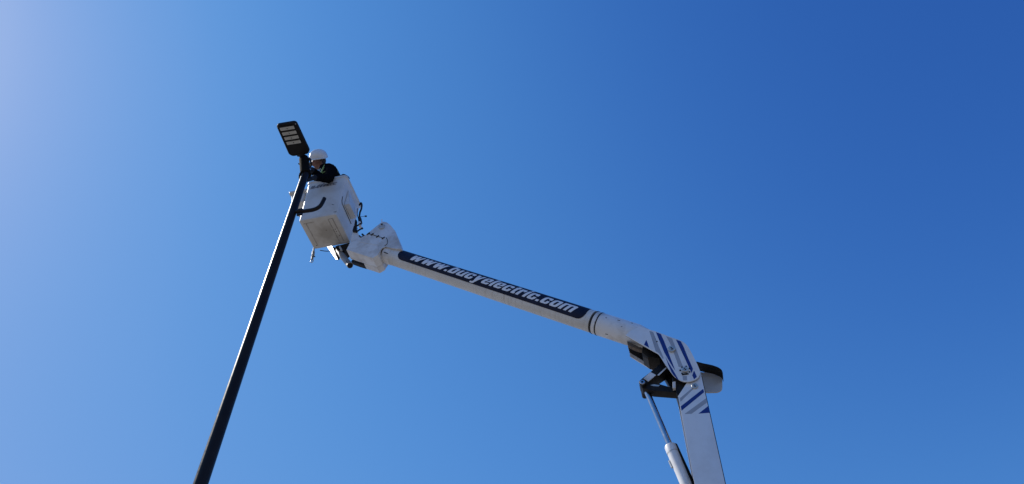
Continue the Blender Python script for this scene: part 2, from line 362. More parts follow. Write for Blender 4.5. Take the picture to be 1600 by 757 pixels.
# side step pocket on the bucket's right face
def rf(y, z, d): return L(half(z) + d, y, z)
bm = bmesh.new()
PY0, PY1, PZ0, PZ1 = -.15, .12, .315, .64
a = [rf(PY0, PZ0, .003), rf(PY1, PZ0, .003), rf(PY1, PZ1, .003), rf(PY0, PZ1, .003)]
b = [rf(PY0 + .012, PZ0 + .012, .075), rf(PY1 - .012, PZ0 + .012, .075), rf(PY1 - .02, PZ1 - .03, .012), rf(PY0 + .02, PZ1 - .03, .012)]
A = [bm.verts.new(p) for p in a]; B = [bm.verts.new(p) for p in b]
for i in range(4): bm.faces.new((A[i], A[(i + 1) % 4], B[(i + 1) % 4], B[i]))
bm.faces.new(B); bm.faces.new(A[::-1])
bmesh.ops.bevel(bm, geom=bm.edges[:], offset=.006, segments=2, affect='EDGES')
o = obj('step_pocket', bm, M['bucket'], bucket, .6); origin(o, FR)
bm = tube([rf(-.238, .385, .004), rf(-.225, .31, .004), rf(-.20, .285, .004), rf(.145, .26, .004)], .0045, seg=6)
obj('edge_trim', bm, M['rubber'], bucket)
# black strap over the rim
bm = tube(smoothline([L(.18, -.27, ZT + .006), L(.23, -.285, ZT + .02), L(.275, -.25, ZT + .016), L(.295, -.21, ZT + .004)], 5), .009, seg=8)
obj('rim_strap', bm, M['rubber'], bucket, True)
# white tool tray hooked on the left side
tr = [rr for rr in []]
def tray_ring(hx, hy, z, r=.02): return rr_ring(hx, hy, r, z, 4, ox=-.43, oy=-.05)
bm = loft([tray_ring(.08, .12, .52), tray_ring(.09, .13, .53), tray_ring(.108, .165, .675), tray_ring(.128, .19, .68), tray_ring(.134, .196, .69), tray_ring(.134, .196, .712), tray_ring(.128, .19, .72), tray_ring(.095, .165, .715), tray_ring(.085, .12, .55)])
o = obj('tool_tray', bm, M['bucket'], bucket, .5); origin(o, FR)
# shackle and quick coupler under the left far corner
def chain(px, rads, y=.26): return tube([PL(a_, b_, y) for a_, b_ in px], rads, seg=12)
obj('tool_coupler', chain(((490.4, 388), (490, 394), (489.7, 394.2), (489.2, 399), (488.6, 399.2), (488.6, 401), (488.2, 401.2), (487.6, 406)), [.012, .013, .02, .02, .012, .012, .018, .016]), M['greypaint'], bucket, .5)
obj('coupler_valve', tube([PL(486.5, 400.3, .26), PL(492, 401.4, .26)], .008, seg=10), M['rubber'], bucket)
rc = PL(487.4, 408.3, .26); ringp = [rc + BX * (.017 * math.cos(t)) + BZ * (.026 * math.sin(t)) for t in [k * math.pi / 7 for k in range(15)]]
obj('coupler_ring', tube(ringp, .006, seg=8, cap=False), M['zinc'], bucket, True)

# glyphs -----------------------------------------------------------
def rr(x, y, x0, y0, x1, y1, r):
    cx, cy, hx, hy = (x0 + x1) / 2, (y0 + y1) / 2, (x1 - x0) / 2, (y1 - y0) / 2
    dx = np.abs(x - cx) - (hx - r); dy = np.abs(y - cy) - (hy - r)
    return (np.hypot(np.maximum(dx, 0), np.maximum(dy, 0)) + np.minimum(np.maximum(dx, dy), 0)) <= r
def ln(x, y, x0, y0, x1, y1, wd):                       # slanted stroke, full width wd measured along x
    t = (y - y0) / (y1 - y0); return (t >= 0) & (t <= 1) & (np.abs(x - (x0 + (x1 - x0) * t)) <= wd / 2)
S_ = .34
def G(ch):
    o_ = lambda x, y: rr(x, y, 0, 0, .96, 1, .24) & ~rr(x, y, .35, .2, .61, .8, .11)
    T = {
    'w': (1.52, lambda x, y: (ln(x, y, .17, 1, .36, 0, .37) | ln(x, y, .76, 1, .42, 0, .30) | ln(x, y, .76, 1, 1.0, 0, .30) | ln(x, y, 1.36, 1, 1.08, 0, .34))),
    'o': (.96, o_), '.': (.34, lambda x, y: rr(x, y, 0, 0, .34, .25, .03)),
    'b': (.96, lambda x, y: o_(x, y) | rr(x, y, 0, 0, .34, 1.32, .03)),
    'u': (.96, lambda x, y: (rr(x, y, 0, 0, .96, 1.5, .22) & (y < 1) & ~rr(x, y, .34, .2, .62, 1.6, .1)) | rr(x, y, .62, 0, .96, 1, .02)),
    'c': (.93, lambda x, y: rr(x, y, 0, 0, .93, 1, .24) & ~rr(x, y, .35, .2, .60, .8, .1) & ~((x > .45) & (y > .42) & (y < .62))),
    'e': (.94, lambda x, y: (rr(x, y, 0, 0, .94, 1, .24) & ~rr(x, y, .34, .57, .60, .82, .08) & ~rr(x, y, .34, .2, .60, .42, .06) & ~((x > .45) & (y > .30) & (y < .42)))),
    'y': (1.0, lambda x, y: ln(x, y, .19, 1, .5, .0, .36) | ln(x, y, .84, 1, .34, -.34, .32) | rr(x, y, .0, -.36, .42, -.14, .06)),
    'l': (.34, lambda x, y: rr(x, y, 0, 0, .34, 1.32, .03)),
    't': (.52, lambda x, y: rr(x, y, .08, .0, .42, 1.22, .05) | rr(x, y, 0, .78, .54, .98, .02) | rr(x, y, .08, 0, .54, .22, .06)),
    'r': (.66, lambda x, y: rr(x, y, 0, 0, .34, 1, .02) | (rr(x, y, .1, .56, .68, 1.0, .16) & ~((x > .34) & (x < .42) & (y < .78)) & (y > .6))),
    'i': (.34, lambda x, y: rr(x, y, 0, 0, .34, 1, .02) | rr(x, y, 0, 1.12, .34, 1.36, .03)),
    'm': (1.54, lambda x, y: rr(x, y, 0, -.6, 1.54, 1, .22) & (y > 0) & ~rr(x, y, .34, -.6, .60, .8, .08) & ~rr(x, y, .94, -.6, 1.20, .8, .08) | rr(x, y, 0, 0, .34, 1, .02)),
    # outlined capitals of the mark on the bucket
    'D': (1.2, lambda x, y: rr(x, y, 0, 0, 1.2, 1.25, .12) & ~rr(x, y, .18, .2, 1.0, 1.05, .05) | rr(x, y, .42, .34, .78, .9, .05)),
    'A': (1.5, lambda x, y: (ln(x, y, .1, 0, 1.0, 1.3, .22) | rr(x, y, .85, 0, 1.5, 1.3, .06) | rr(x, y, .3, .2, 1.2, .42, .02)) & ~rr(x, y, 1.05, .2, 1.3, 1.1, .04)),
    'V': (1.0, lambda x, y: ln(x, y, .2, 1.3, .3, 0, .2) | ln(x, y, .85, 1.7, .4, 0, .25) | rr(x, y, .3, 0, .7, .2, .02)),
    'R': (1.0, lambda x, y: rr(x, y, 0, 0, .3, 1.0, .02) | (rr(x, y, 0, .3, .95, 1.0, .2) & ~rr(x, y, .3, .52, .65, .8, .06)) | ln(x, y, .75, 0, .5, .45, .3)),
    'E': (.9, lambda x, y: rr(x, y, 0, 0, .3, 1, .02) | rr(x, y, 0, 0, .9, .22, .02) | rr(x, y, 0, .4, .8, .6, .02) | rr(x, y, 0, .78, .9, 1, .02)),
    'C': (1.0, lambda x, y: rr(x, y, 0, 0, 1.0, 1, .24) & ~rr(x, y, .3, .22, .8, .78, .1) & ~((x > .7) & (y > .35) & (y < .65))),
    }
    return T[ch]
def text_mesh(text, fmap, gap=.13, shear=.38, rows=44, dy0=-.4, dy1=1.4, ncol=70):
    """letters as thin horizontal strips laid on a curved surface by fmap(x 0..1, y)"""
    total = sum(G(c)[0] for c in text) + gap * (len(text) - 1)
    bm = bmesh.new(); x0 = 0; h = (dy1 - dy0) / rows
    for c in text:
        wd, fn = G(c); xs = np.linspace(-.02, wd + .02, ncol)
        for r in range(rows):
            ya = dy0 + r * h; yb = ya + h; ins = fn(xs, np.full_like(xs, (ya + yb) / 2))
            i = 0
            while i < ncol:
                if ins[i]:
                    j = i
                    while j + 1 < ncol and ins[j + 1]: j += 1
                    e = (xs[1] - xs[0]) / 2
                    xa, xb = x0 + xs[i] - e, x0 + xs[j] + e
                    q_ = [fmap((xx + shear * yy) / total, yy) for xx, yy in ((xa, ya), (xb, ya), (xb, yb), (xa, yb))]
                    bm.faces.new([bm.verts.new(p) for p in q_]); i = j + 1
                else: i += 1
        x0 += wd + gap
    bmesh.ops.remove_doubles(bm, verts=bm.verts[:], dist=1e-5)
    return bm
# mark on the bucket's front
fb0 = loc(PL(484.5, 296.2, -.28)); fb1 = loc(PL(524.5, 288.6, -.28))
def fmark(x, y):
    z = fb0[2] + (fb1[2] - fb0[2]) * x + y * .047
    return L(fb0[0] + (fb1[0] - fb0[0]) * x, -half(z) - .0035, z)
bm = text_mesh('DAVRECC', fmark, gap=.16, shear=.35, rows=36, dy0=0, dy1=1.7)
M['mark'] = mat('dark_blue_mark', (0.05, 0.06, 0.10), 0.5, dirt=(0.3, 0.3, 0.32), dirt_amt=0.5, scale=30)
obj('front_mark', bm, M['mark'], bucket)
# scratches / chips on the front face
for u, v_, du, dv in ((518.5, 319.6, 3.2, .8), (521, 331, 4.5, -.3)):
    p = PL(u, v_, -half(.3)); q2 = PL(u + du, v_ + dv, -half(.3))
    obj('paint_chip', tube([L(loc(p)[0], -half(loc(p)[2]) - .001, loc(p)[2]), L(loc(q2)[0], -half(loc(q2)[2]) - .001, loc(q2)[2])], .003, seg=6), M['rubber'], bucket)

# tip housing --------------------------------------------------------
hp = [(541, 390.5), (547, 378.7), (558, 376.2), (570.6, 368.5), (594, 349), (598.5, 346.3), (604, 347.3), (610, 352), (617.5, 361), (622.7, 375.3), (627.5, 390), (612, 388), (602, 385), (596, 388), (592.5, 393), (590.5, 398.5), (582, 403.5)]
bm = prof(hp, -.135, .035, bevel=.007); housing = obj('tip_housing', bm, M['steel'], lift, .5)
hq = [PL(u, v_, -.135) + BY * .171 for u, v_ in [(561, 397), (561, 376), (570.6, 368.5), (594, 349), (598.5, 346.3), (604, 347.3), (610, 352), (617.5, 361), (622.7, 375.3), (627.5, 390), (612, 388), (602, 385), (596, 388), (592.5, 393), (590.5, 398.5), (582, 403.5)]]
obj('housing_far_box', prism(hq, BY * .10, bevel=.006), M['steel'], housing, .5)
# folded lower skirt
bm = prof([(548.5, 408.5), (555, 401), (568, 404), (570.5, 415.8), (560, 412.6)], .15, .21); obj('housing_slot', bm, M['inner'], housing)
# fold line and row of catches
for i, (u, v_) in enumerate(((575.5, 365.3), (581.5, 366.5), (590, 369.6), (598.8, 372.2))):
    c = PL(u, v_, -.14); d = (PL(u + 2.2, v_ - 1.6, -.14) - c)
    obj('latch', tube([c - d, c + d], .007, seg=8), M['rubber'], housing)
obj('latch_rod', tube([PL(575.5, 365.3, -.139), PL(581.5, 366.8, -.139), PL(590, 369.6, -.139), PL(598.8, 372.2, -.139)], .0032, seg=6), M['rubber'], housing)
hk = [PL(u, v_, -.142) for u, v_ in ((592.5, 353.2), (592.3, 356), (595, 357.3), (599, 356.6), (600.5, 354.2), (600, 351.8))]
obj('lifting_loop', tube(smoothline(hk, 4), .0065, seg=8), M['zinc'], housing, True)
obj('locking_pin', tube([PL(596.4, 350.5, -.13), PL(596.6, 343, -.13)], [.009, .006], seg=8), M['letter'], housing)
obj('pin_cap', tube([PL(595.4, 350.6, -.15), PL(597.6, 350.6, -.15)], .009, seg=8), M['rubber'], housing)
obj('housing_seam', tube(smoothline([PL(603.6, 371.5, -.137), PL(605.3, 376, -.137), PL(605, 381, -.137), PL(601, 384.5, -.137)], 4), .0035, seg=6), M['rubber'], housing)
obj('housing_fold', tube([PL(558, 377.6, -.1355), PL(591, 383.5, -.1355), PL(590.5, 396, -.1355)], .003, seg=6), M['steel'], housing)

# bracket and controls between bucket and housing
bm = prof([(546.5, 381), (549, 370), (551.4, 361.4), (554.5, 351.5), (557, 352), (558.6, 362), (561, 370), (571, 368.7), (560, 379), (548, 384)], .0, .035, bevel=.003); br = obj('bucket_bracket', bm, M['steel'], lift, .5)
bm = prof([(550.5, 361), (552.8, 352.5), (556.4, 352.8), (557, 361.6)], -.03, .03, bevel=.003); obj('control_block', bm, M['black'], lift)
bm = prof([(553.6, 351.5), (555, 343.5), (556.8, 343.5), (556, 351)], -.02, .02); obj('control_block', bm, M['rubber'], lift)
vb = obj('valve_body', prof([(559.5, 346.5), (563, 345.5), (563.5, 352), (560, 353)], .0, .05, bevel=.003), M['letter'], lift, .5)
obj('valve_cap', prof([(558.5, 339), (563, 338), (564.5, 345.5), (560, 347)], -.0, .05, bevel=.004), M['rubber'], lift, .5)
def hose(px, r, name='hydraulic_hose', m='rubber', par=None, y=0.0):
    ys = y if isinstance(y, (list, tuple)) else [y] * len(px)
    return obj(name, tube(smoothline([PL(u, v_, yy_) for (u, v_), yy_ in zip(px, ys)], 6), r, seg=9), M[m], par or lift, True)
hose([(561.5, 321), (564, 317.5), (565.3, 321), (564.5, 327), (562.5, 332), (561.5, 339)], .0125, y=.03)
hose([(558.5, 326), (558.2, 334), (559.5, 341)], .005, y=.1)
hose([(563, 339), (567, 338.6), (570, 338.2)], .003, 'control_lever')
for u, v_ in ((571.5, 338.2),): obj('lever_knob', tube([PL(u - 1.2, v_, 0), PL(u + 1.2, v_, 0)], .011, seg=10), M['rubber'], lift)
for px in ([(556.5, 354), (560, 352), (563.5, 350.2)], [(558.5, 362), (561.5, 359.5), (566, 357.2)]):
    hose(px, .0105, 'lever_arm'); u, v_ = px[-1]; obj('lever_knob', tube([PL(u - 1, v_ + .6, 0), PL(u + 1, v_ - .6, 0)], .0135, seg=10), M['rubber'], lift)
hose([(561.5, 368.5), (564, 371), (567.5, 370), (567, 366.5)], .0085, 'hose_loop')
obj('hose_fitting', tube([PL(565.8, 366.3, 0), PL(569.2, 369.2, 0)], .012, seg=10), M['rubber'], lift)
# dark mechanism behind the bucket's underside
bm = prof([(524, 385), (556, 377), (548, 385.5), (541, 389.5), (538, 392), (526, 390.5)], .22, .36); mech = obj('tilt_mechanism', bm, M['black'], lift)
hose([(500, 391.5), (512, 392.8), (526, 390), (540, 392.5), (552, 396)], .0055, y=.27)
hose([(522, 389), (530, 386), (538, 391), (546, 393)], .009, y=.2)
hose([(528, 384), (533, 389.5), (543, 384), (552, 381)], .008, y=.2)
obj('leveling_rod', tube([PL(531, 385.5, .16), PL(534, 392, .16)], .011, seg=10), M['zinc'], lift, .5)
def PN(u, v, p, n):
    x = (u - 800) / F; yy = (378.5 - v) / F
    r = Vector((x, cp - sp * yy, sp + cp * yy)); return CAMP + r * ((p - CAMP).dot(n) / r.dot(n))
gn = Vector((-.72, -.69, 0)).normalized(); gp0 = PL(520, 394, .30)
bm = prism([PN(u, v_, gp0, gn) for u, v_ in ((510, 384), (518, 384), (522, 392), (527.5, 405.5), (525.4, 406.2), (519, 397))], -gn * .012); obj('mount_gusset', bm, M['steel'], lift)
bm = prof([(519.5, 386), (530, 388), (531.5, 396), (530, 405), (526.8, 406), (522, 394)], .285, .298); obj('mount_plate', bm, M['black'], lift)
p0 = PL(528, 392, .30); p1 = PL(547, 415.2, .12)
bm = bmesh.new(); d = (p1 - p0).normalized()
Rp = [.039, .039, .033, .033]
tube([p0, p1], .039, bm, 28, True); tp = obj('mount_pipe', bm, M['greypaint'], lift, .5)
obj('bore_shade_disc', tube([p1 - d * .01, p1 + d * .002], .034, seg=24), M['black'], tp)  # solid black disc on the end, painting in the dark of an open bore
obj('pipe_bolt', tube([PL(541, 408.4, .08), PL(541.9, 408.8, .06)], .006, seg=8), M['rubber'], tp)

# upper boom -----------------------------------------------------------
A0 = PL(597.5, 395.8, 0); A1 = PL(1015, 532, 0); AD = (A1 - A0).normalized(); AL = (A1 - A0).length
mid = (A0 + A1) / 2
E1 = (CAMP - mid); E1 = (E1 - AD * E1.dot(AD)).normalized(); E2 = AD.cross(E1)
if E2.z < 0: E2 = -E2
def s_of(u):
    lo, hi = 0.0, AL
    for _ in range(40):
        m_ = (lo + hi) / 2; p = A0 + AD * m_ - CAMP
        dz = p.y * cp + p.z * sp
        if 800 + F * p.x / dz < u: lo = m_
        else: hi = m_
    return (lo + hi) / 2
def R_of(s):
    pts = [(0, .108), (s_of(640), .1105), (s_of(780), .1165), (s_of(925), .1195), (AL, .1195)]
    for (a, ra), (b, rb) in zip(pts, pts[1:]):
        if s <= b: return ra + (rb - ra) * (s - a) / max(b - a, 1e-6)
    return pts[-1][1]
def T(s, th, d=0.0): return A0 + AD * s + (E1 * math.cos(th) + E2 * math.sin(th)) * (R_of(s) + d)
FT = Matrix((( *E1, 0), ( *E2, 0), ( *AD, 0), (0, 0, 0, 1))).transposed(); FT = Matrix.Translation(A0) @ FT
sE = s_of(925)
def tub(s0, s1, d=0.0, n=24, seg=56, ends=0.0):
    ss = [s0 + (s1 - s0) * k / n for k in range(n + 1)]
    bm = bmesh.new(); R = []
    for i, s in enumerate(ss):
        dd = d - (ends if i in (0, n) else 0)
        R.append([bm.verts.new(T(s, 2 * math.pi * k / seg, dd)) for k in range(seg)])
    for a, b in zip(R, R[1:]):
        for k in range(seg): bm.faces.new((a[k], a[(k + 1) % seg], b[(k + 1) % seg], b[k]))
    bm.faces.new(R[0]); bm.faces.new(R[-1]); return bm
boom = obj('upper_boom', tub(s_of(600), sE + .02, n=40), M['tube'], lift, .5); origin(boom, FT)
o = obj('boom_sleeve', tub(s_of(936), AL - .14, .003, n=14), M['steel'], lift, .5); origin(o, FT)
bm = tube([T(AL - .14, 0, 0) - (T(AL - .14, 0, 0) - (A0 + AD * (AL - .14))), A0 + AD * (AL + .1)], [R_of(AL) + .003, .075], seg=48); o = obj('sleeve_taper', bm, M['steel'], lift, .5); origin(o, FT)
for u, wd in ((930.5, .012), (937.8, .018)): 
    s = s_of(u); obj('retaining_band', tub(s - wd / 2, s + wd / 2, .0055, n=4, ends=.004), M['rubber'], boom, .5)
o = obj('sleeve_edge', tub(s_of(931.5), s_of(936.5), .003, n=3), M['steel'], boom, .5); origin(o, FT)
s = s_of(604); obj('end_gasket', tub(s - .016, s + .010, .010, n=4, ends=.004), M['rubber'], boom, .5)
o = obj('end_collar', tub(s + .011, s_of(616), .005, n=3, ends=.003), M['steel'], boom, .5); origin(o, FT)
obj('collar_slot', tube([T(s_of(608), .15, .008), T(s_of(614.5), .12, .008)], .005, seg=6), M['rubber'], boom)
# navy decal with rounded ends
dS0, dS1 = s_of(627.5), s_of(919.5)
TH0, TH1 = math.radians(-5.0), math.radians(126)
TW = math.radians(6)
bm = bmesh.new(); rows = 44; rc_ = .105
def xr(th):
    h = (TH1 - TH0) * .115; y = (th - TH0) / (TH1 - TH0) * h; r = h * .34
    if y < r: e = r - math.sqrt(max(0, r * r - (r - y) ** 2))
    elif y > h - r: e = r - math.sqrt(max(0, r * r - (y - h + r) ** 2))
    else: e = 0
    return e * 1.2
prev = None
for k in range(rows + 1):
    th = TH0 + (TH1 - TH0) * k / rows; e = xr(th); a, b = dS0 + e * .8, dS1 - e * .8
    row = [bm.verts.new(T(a + (b - a) * i / 30, th - TW * (a + (b - a) * i / 30) / AL, .0022)) for i in range(31)]
    if prev:
        for i in range(30): bm.faces.new((prev[i], prev[i + 1], row[i + 1], row[i]))
    prev = row
obj('decal', bm, M['navy'], boom, True)
tS0, tS1 = s_of(646), s_of(898.5)
ta, tb = math.radians(15), math.radians(59)
def fboom(x, y): s_ = tS0 + (tS1 - tS0) * x; return T(s_, ta + (tb - ta) * y - TW * s_ / AL, .0042)
obj('website_lettering', text_mesh('www.bucyelectric.com', fboom, gap=.17, shear=.5, rows=50, dy0=-.4, dy1=1.4, ncol=60), M['letter'], boom)
# small chips and marks on the sleeve
for u, th, ln2 in ((965, 50, .03), (984, 62, .02), (948, 40, .015), (975, 20, .012), (955, -40, .03)):
    s = s_of(u); t_ = math.radians(th)
    obj('paint_chip', tube([T(s, t_, .0035), T(s + ln2, t_ + .03, .0035)], .0032, seg=5), M['rubber'], boom)

# elbow plates -----------------------------------------------------------
ep = [(977.3, 524), (985, 517), (999, 510.5), (1023.7, 518), (1052, 528.5), (1066.5, 533.5), (1075, 541), (1090, 570.4), (1095, 583), (1089.5, 592.5), (1077, 597), (1064, 596), (1052.5, 587.5), (1040, 570.4), (1033, 559), (1028.5, 552.8), (1019, 547.8), (1004.7, 539.5)]
ep = rp(ep, [0, 0, 0, 0, 3, 4, 5, 3, 5, 6, 6, 6, 4, 0, 0, 2, 3, 0], 4)
YN, YF = -.172, .172
bm = prof(ep, YN, YN + .012, bevel=.002); plate = obj('elbow_side_plate', bm, M['plate'], lift, .6)
def shift_poly(px, y0, y1): return [PL(u, v_, y0) + BY * (y1 - y0) for u, v_ in px]
epf = [(978.5, 524), (974, 508), (1000, 505)] + ep[3:]
bm = prism(shift_poly(epf, YN, YF), BY * .012, bevel=.002); o = obj('elbow_side_plate', bm, M['steel'], lift, .6); farplate = o
bm = prism(shift_poly(epf, YN, YF - .0035), BY * .003); obj('inner_shade_sheet', bm, M['inner'], farplate)  # near-black sheets paint in the shade between the elbow plates
bm = prism(shift_poly(ep, YN, YN + .0125), BY * .003); obj('inner_shade_sheet', bm, M['inner'], plate)
# top and back skins between the plates
def strip(px, y0, y1, th=.01):
    bm = bmesh.new(); P = [PL(u, v_, YN) + BY * (y0 - YN) for u, v_ in px]
    cen = sum((PL(u, v_, YN) for u, v_ in ep), Vector()) / len(ep) + BY * (y0 - YN)
    n = len(P); inn = []
    for i, p in enumerate(P):
        t = (P[min(i + 1, n - 1)] - P[max(i - 1, 0)]).normalized(); nn = t.cross(BY).normalized()
        if nn.dot(cen - p) < 0: nn = -nn
        inn.append(p + nn * th)
    return prism(P + inn[::-1], BY * (y1 - y0))
obj('elbow_top_skin', strip(rp([(1003, 512.4), (1010, 514.8), (1023.7, 519.5), (1052, 530), (1066, 535), (1074, 542), (1088.5, 571)], [0, 0, 0, 3, 4, 5, 0], 4), YN + .013, YF - .001), M['steel'], lift, .6)
# lower flange of the far plate, white on its outer edge
fl = [PL(u, v_, YN) + BY * (YF - YN) for u, v_ in ((977.3, 524), (1004.7, 539.5), (1020, 547.6))]
bm = bmesh.new()
upv = BZ * .05 + BX * .006
prism([fl[0], fl[1], fl[2], fl[2] + upv * .4, fl[1] + upv * .8, fl[0] + upv * .9], BY * .003, bm)
for v_ in bm.verts: v_.co += -BY * .008
obj('lower_flange', bm, M['steel'], farplate)
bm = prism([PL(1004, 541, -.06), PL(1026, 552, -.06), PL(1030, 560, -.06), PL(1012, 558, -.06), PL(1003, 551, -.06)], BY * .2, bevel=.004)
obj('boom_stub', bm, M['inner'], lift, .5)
M['rust'] = mat('rusty_wear_pad', (0.17, 0.12, 0.08), 0.7, dirt=(0.03, 0.02, 0.015), dirt_amt=0.9, scale=18, bump=0.2, stretch=(1, 1, 3))
obj('wear_pad', prof([(979.5, 533), (986, 536.5), (1004, 544.5), (1006, 548), (994, 545), (981, 539)], -.05, .0, bevel=.002), M['rust'], lift, .5)
# stripes: thin film on the plate
def film(px, m, name, y=YN, parent=None):
    bm = bmesh.new(); P = [PL(u, v_, y - .0008) for u, v_ in px]
    a_ = [bm.verts.new(p) for p in P]; b_ = [bm.verts.new(p + BY * .0006) for p in P]
    n = len(P); f0 = bm.faces.new(a_); bm.faces.new(b_[::-1])
    for i in range(n): bm.faces.new((a_[i], b_[i], b_[(i + 1) % n], a_[(i + 1) % n]))
    bmesh.ops.triangulate(bm, faces=[f for f in bm.faces if len(f.verts) > 4])
    return obj(name, bm, M[m], parent or plate)
film([(1024.9, 519.3), (1032.4, 522), (1037.5, 533), (1042, 544.5), (1047, 558), (1055.2, 579.5), (1050, 572), (1043.5, 561), (1038, 551), (1034.5, 542.5), (1031.4, 534)], 'blue', 'blue_stripe')
film([(1040, 558), (1044, 566), (1050.6, 577), (1056, 586), (1060.6, 594.4), (1057.2, 592), (1052.8, 587), (1049.3, 581.8), (1044, 570)], 'blue', 'blue_stripe')
film([(1056.2, 530.8), (1063.6, 533.6), (1067.2, 540), (1069.7, 547), (1076, 561.5), (1082.8, 576.6), (1080.8, 583.5), (1074, 568.5), (1066.6, 551.6), (1061, 540)], 'blue', 'blue_stripe')
film([(1084.4, 579.2), (1089, 589), (1084.6, 593), (1081.6, 587)], 'blue', 'blue_stripe')
film([(1009.8, 531.4), (1012.2, 537), (1014.2, 543.6), (1006.2, 539)], 'blue', 'blue_stripe')
film([(1014.5, 517.2), (1020.4, 519), (1024, 530.5), (1028.5, 540), (1033, 550.5), (1037, 560), (1035.6, 561), (1029.4, 552), (1024.5, 549.2), (1021, 538)], 'grey', 'grey_stripe')
film([(1041, 525.8), (1050.2, 529.2), (1054, 540), (1058.2, 551.6), (1063, 563), (1067.2, 573.5), (1060.4, 573.5), (1057, 563), (1053.6, 554), (1048, 539)], 'grey', 'grey_stripe')
film([(1066.4, 587.5), (1073.2, 587.8), (1073.6, 594.5), (1067.4, 594.6)], 'grey', 'grey_stripe')
def pin(u, v_, r, y, name='pivot_pin', parent=None, out=.02):
    c = PL(u, v_, y)
    o = obj(name, tube([c + BY * .002, c - BY * out, c - BY * (out + .003)], [r, r, r * .88], seg=28), M['zinc'], parent or plate, .5)
    e = c - BY * (out + .003)
    obj('pin_recess', tube([e + BY * .001, e - BY * .0015], r * .45, seg=16), M['rubber'], o)
    for a_ in (0, math.pi): obj('pin_lug', box(e + BX * (r * .3 * math.cos(a_ + .6)) + BZ * (r * .3 * math.sin(a_ + .6)) - BY * .002, r * .3, .004, r * .5), M['zinc'], o)
    return o
p = pin(1049.8, 547, .035, YN)
p = pin(1070.5, 579.3, .030, YN)
c = PL(1070.5, 579.3, YN)
for k in range(7):
    a_ = 2 * math.pi * k / 7 + .3; bm = tube([c + BX * (.045 * math.cos(a_)) + BZ * (.045 * math.sin(a_)) + BY * .001, c + BX * (.045 * math.cos(a_)) + BZ * (.045 * math.sin(a_)) - BY * .009], .0075, seg=6)
    obj('bolt', bm, M['rubber'], plate)
obj('emblem_bar', box(PL(1070.8, 585.3, YN) - BY * .004, .06, .006, .014), M['rubber'], plate)
obj('plate_hole', tube([PL(1026.5, 534, YN) + BY * .001, PL(1026.5, 534, YN) - BY * .001], .0075, seg=10), M['rubber'], plate)

# lower boom -----------------------------------------------------------
LN_ = -.145; LF = .215
xl = loc(PL(1085.4, 757, LN_))[0]; xr_ = loc(PL(1133.3, 757, LN_))[0]
def LQ(x, z, y=LN_): return L(x, y, z)
zg = 1.45 - BC.z
ztl = loc(PL(1061, 619, LN_))[2]; ztr = loc(PL(1096, 580, LN_))[2]
out = [LQ(xl, zg), LQ(xl, ztl), LQ(xl + .10, ztl + .13), LQ(xr_ - .04, ztr + .03), LQ(xr_, ztr), LQ(xr_, zg)]
lb = obj('lower_boom', prism(out, BY * .012, bevel=.002), M['plate'], lift, .6)
out2 = [p + BY * (LF - LN_ - .012) for p in out]; out2[1] = out2[1] + BZ * .16; out2[0] = out2[0] - BX * .004; out2[1] = out2[1] - BX * .004
obj('lower_boom_far_side', prism(out2, BY * .012, bevel=.002), M['plate'], lift, .6)
bm = bmesh.new(); hgt = ztl - .02 - zg
box(L(xl + .014, (LF + LN_) / 2, zg + hgt / 2), .01, LF - LN_ - .026, hgt, bm); obj('lower_boom_web', bm, M['black'], lift)
bm = bmesh.new(); box(L(xr_ - .012, (LF + LN_) / 2, zg + (ztr - zg) / 2), .01, LF - LN_ - .026, ztr - zg, bm); obj('lower_boom_back', bm, M['steel'], lift)
obj('edge_seal', tube([LQ(xr_ + .002, zg, LN_ + .004), LQ(xr_ + .002, ztr - .06, LN_ + .004)], .004, seg=6), M['rubber'], lb)
def lfilm(px, m, name): return film(px, m, name, LN_, lb)
lfilm([(1063.8, 635.2), (1098.7, 607.8), (1100.2, 613.2), (1065, 642)], 'blue', 'blue_stripe')
lfilm([(1069.6, 647.2), (1103.6, 622.4), (1105.2, 628.8), (1080.6, 646.8)], 'grey', 'grey_stripe')
lfilm([(1091.4, 646.6), (1106.4, 634.8), (1108.4, 641.6), (1108.9, 645.3)], 'blue', 'blue_stripe')
lfilm([(1062.4, 622.5), (1086, 603), (1089.5, 602), (1063.2, 628)], 'grey', 'grey_stripe')
pin(1085.5, 604.3, .030, LN_, parent=lb, out=.01)
# turret and pedestal carrying the lower boom, below the frame
tb = BC.z * 0
base = L((xl + xr_) / 2, 0, -BC.z)
bm = tube([base + BZ * z for z in (.0, .08, .085, 1.0, 1.005, 1.12)], [.42, .42, .26, .24, .36, .36], seg=40); obj('pedestal', bm, M['steel'], lift, .5)
bm = bmesh.new()
for y in (LN_ - .016, LF + .004): box(base + BY * (y + .006) + BZ * 1.42, .42, .012, .6, bm, bevel=.004)
box(base + BZ * 1.135, .5, .4, .025, bm, bevel=.004); obj('turret', bm, M['steel'], lift)

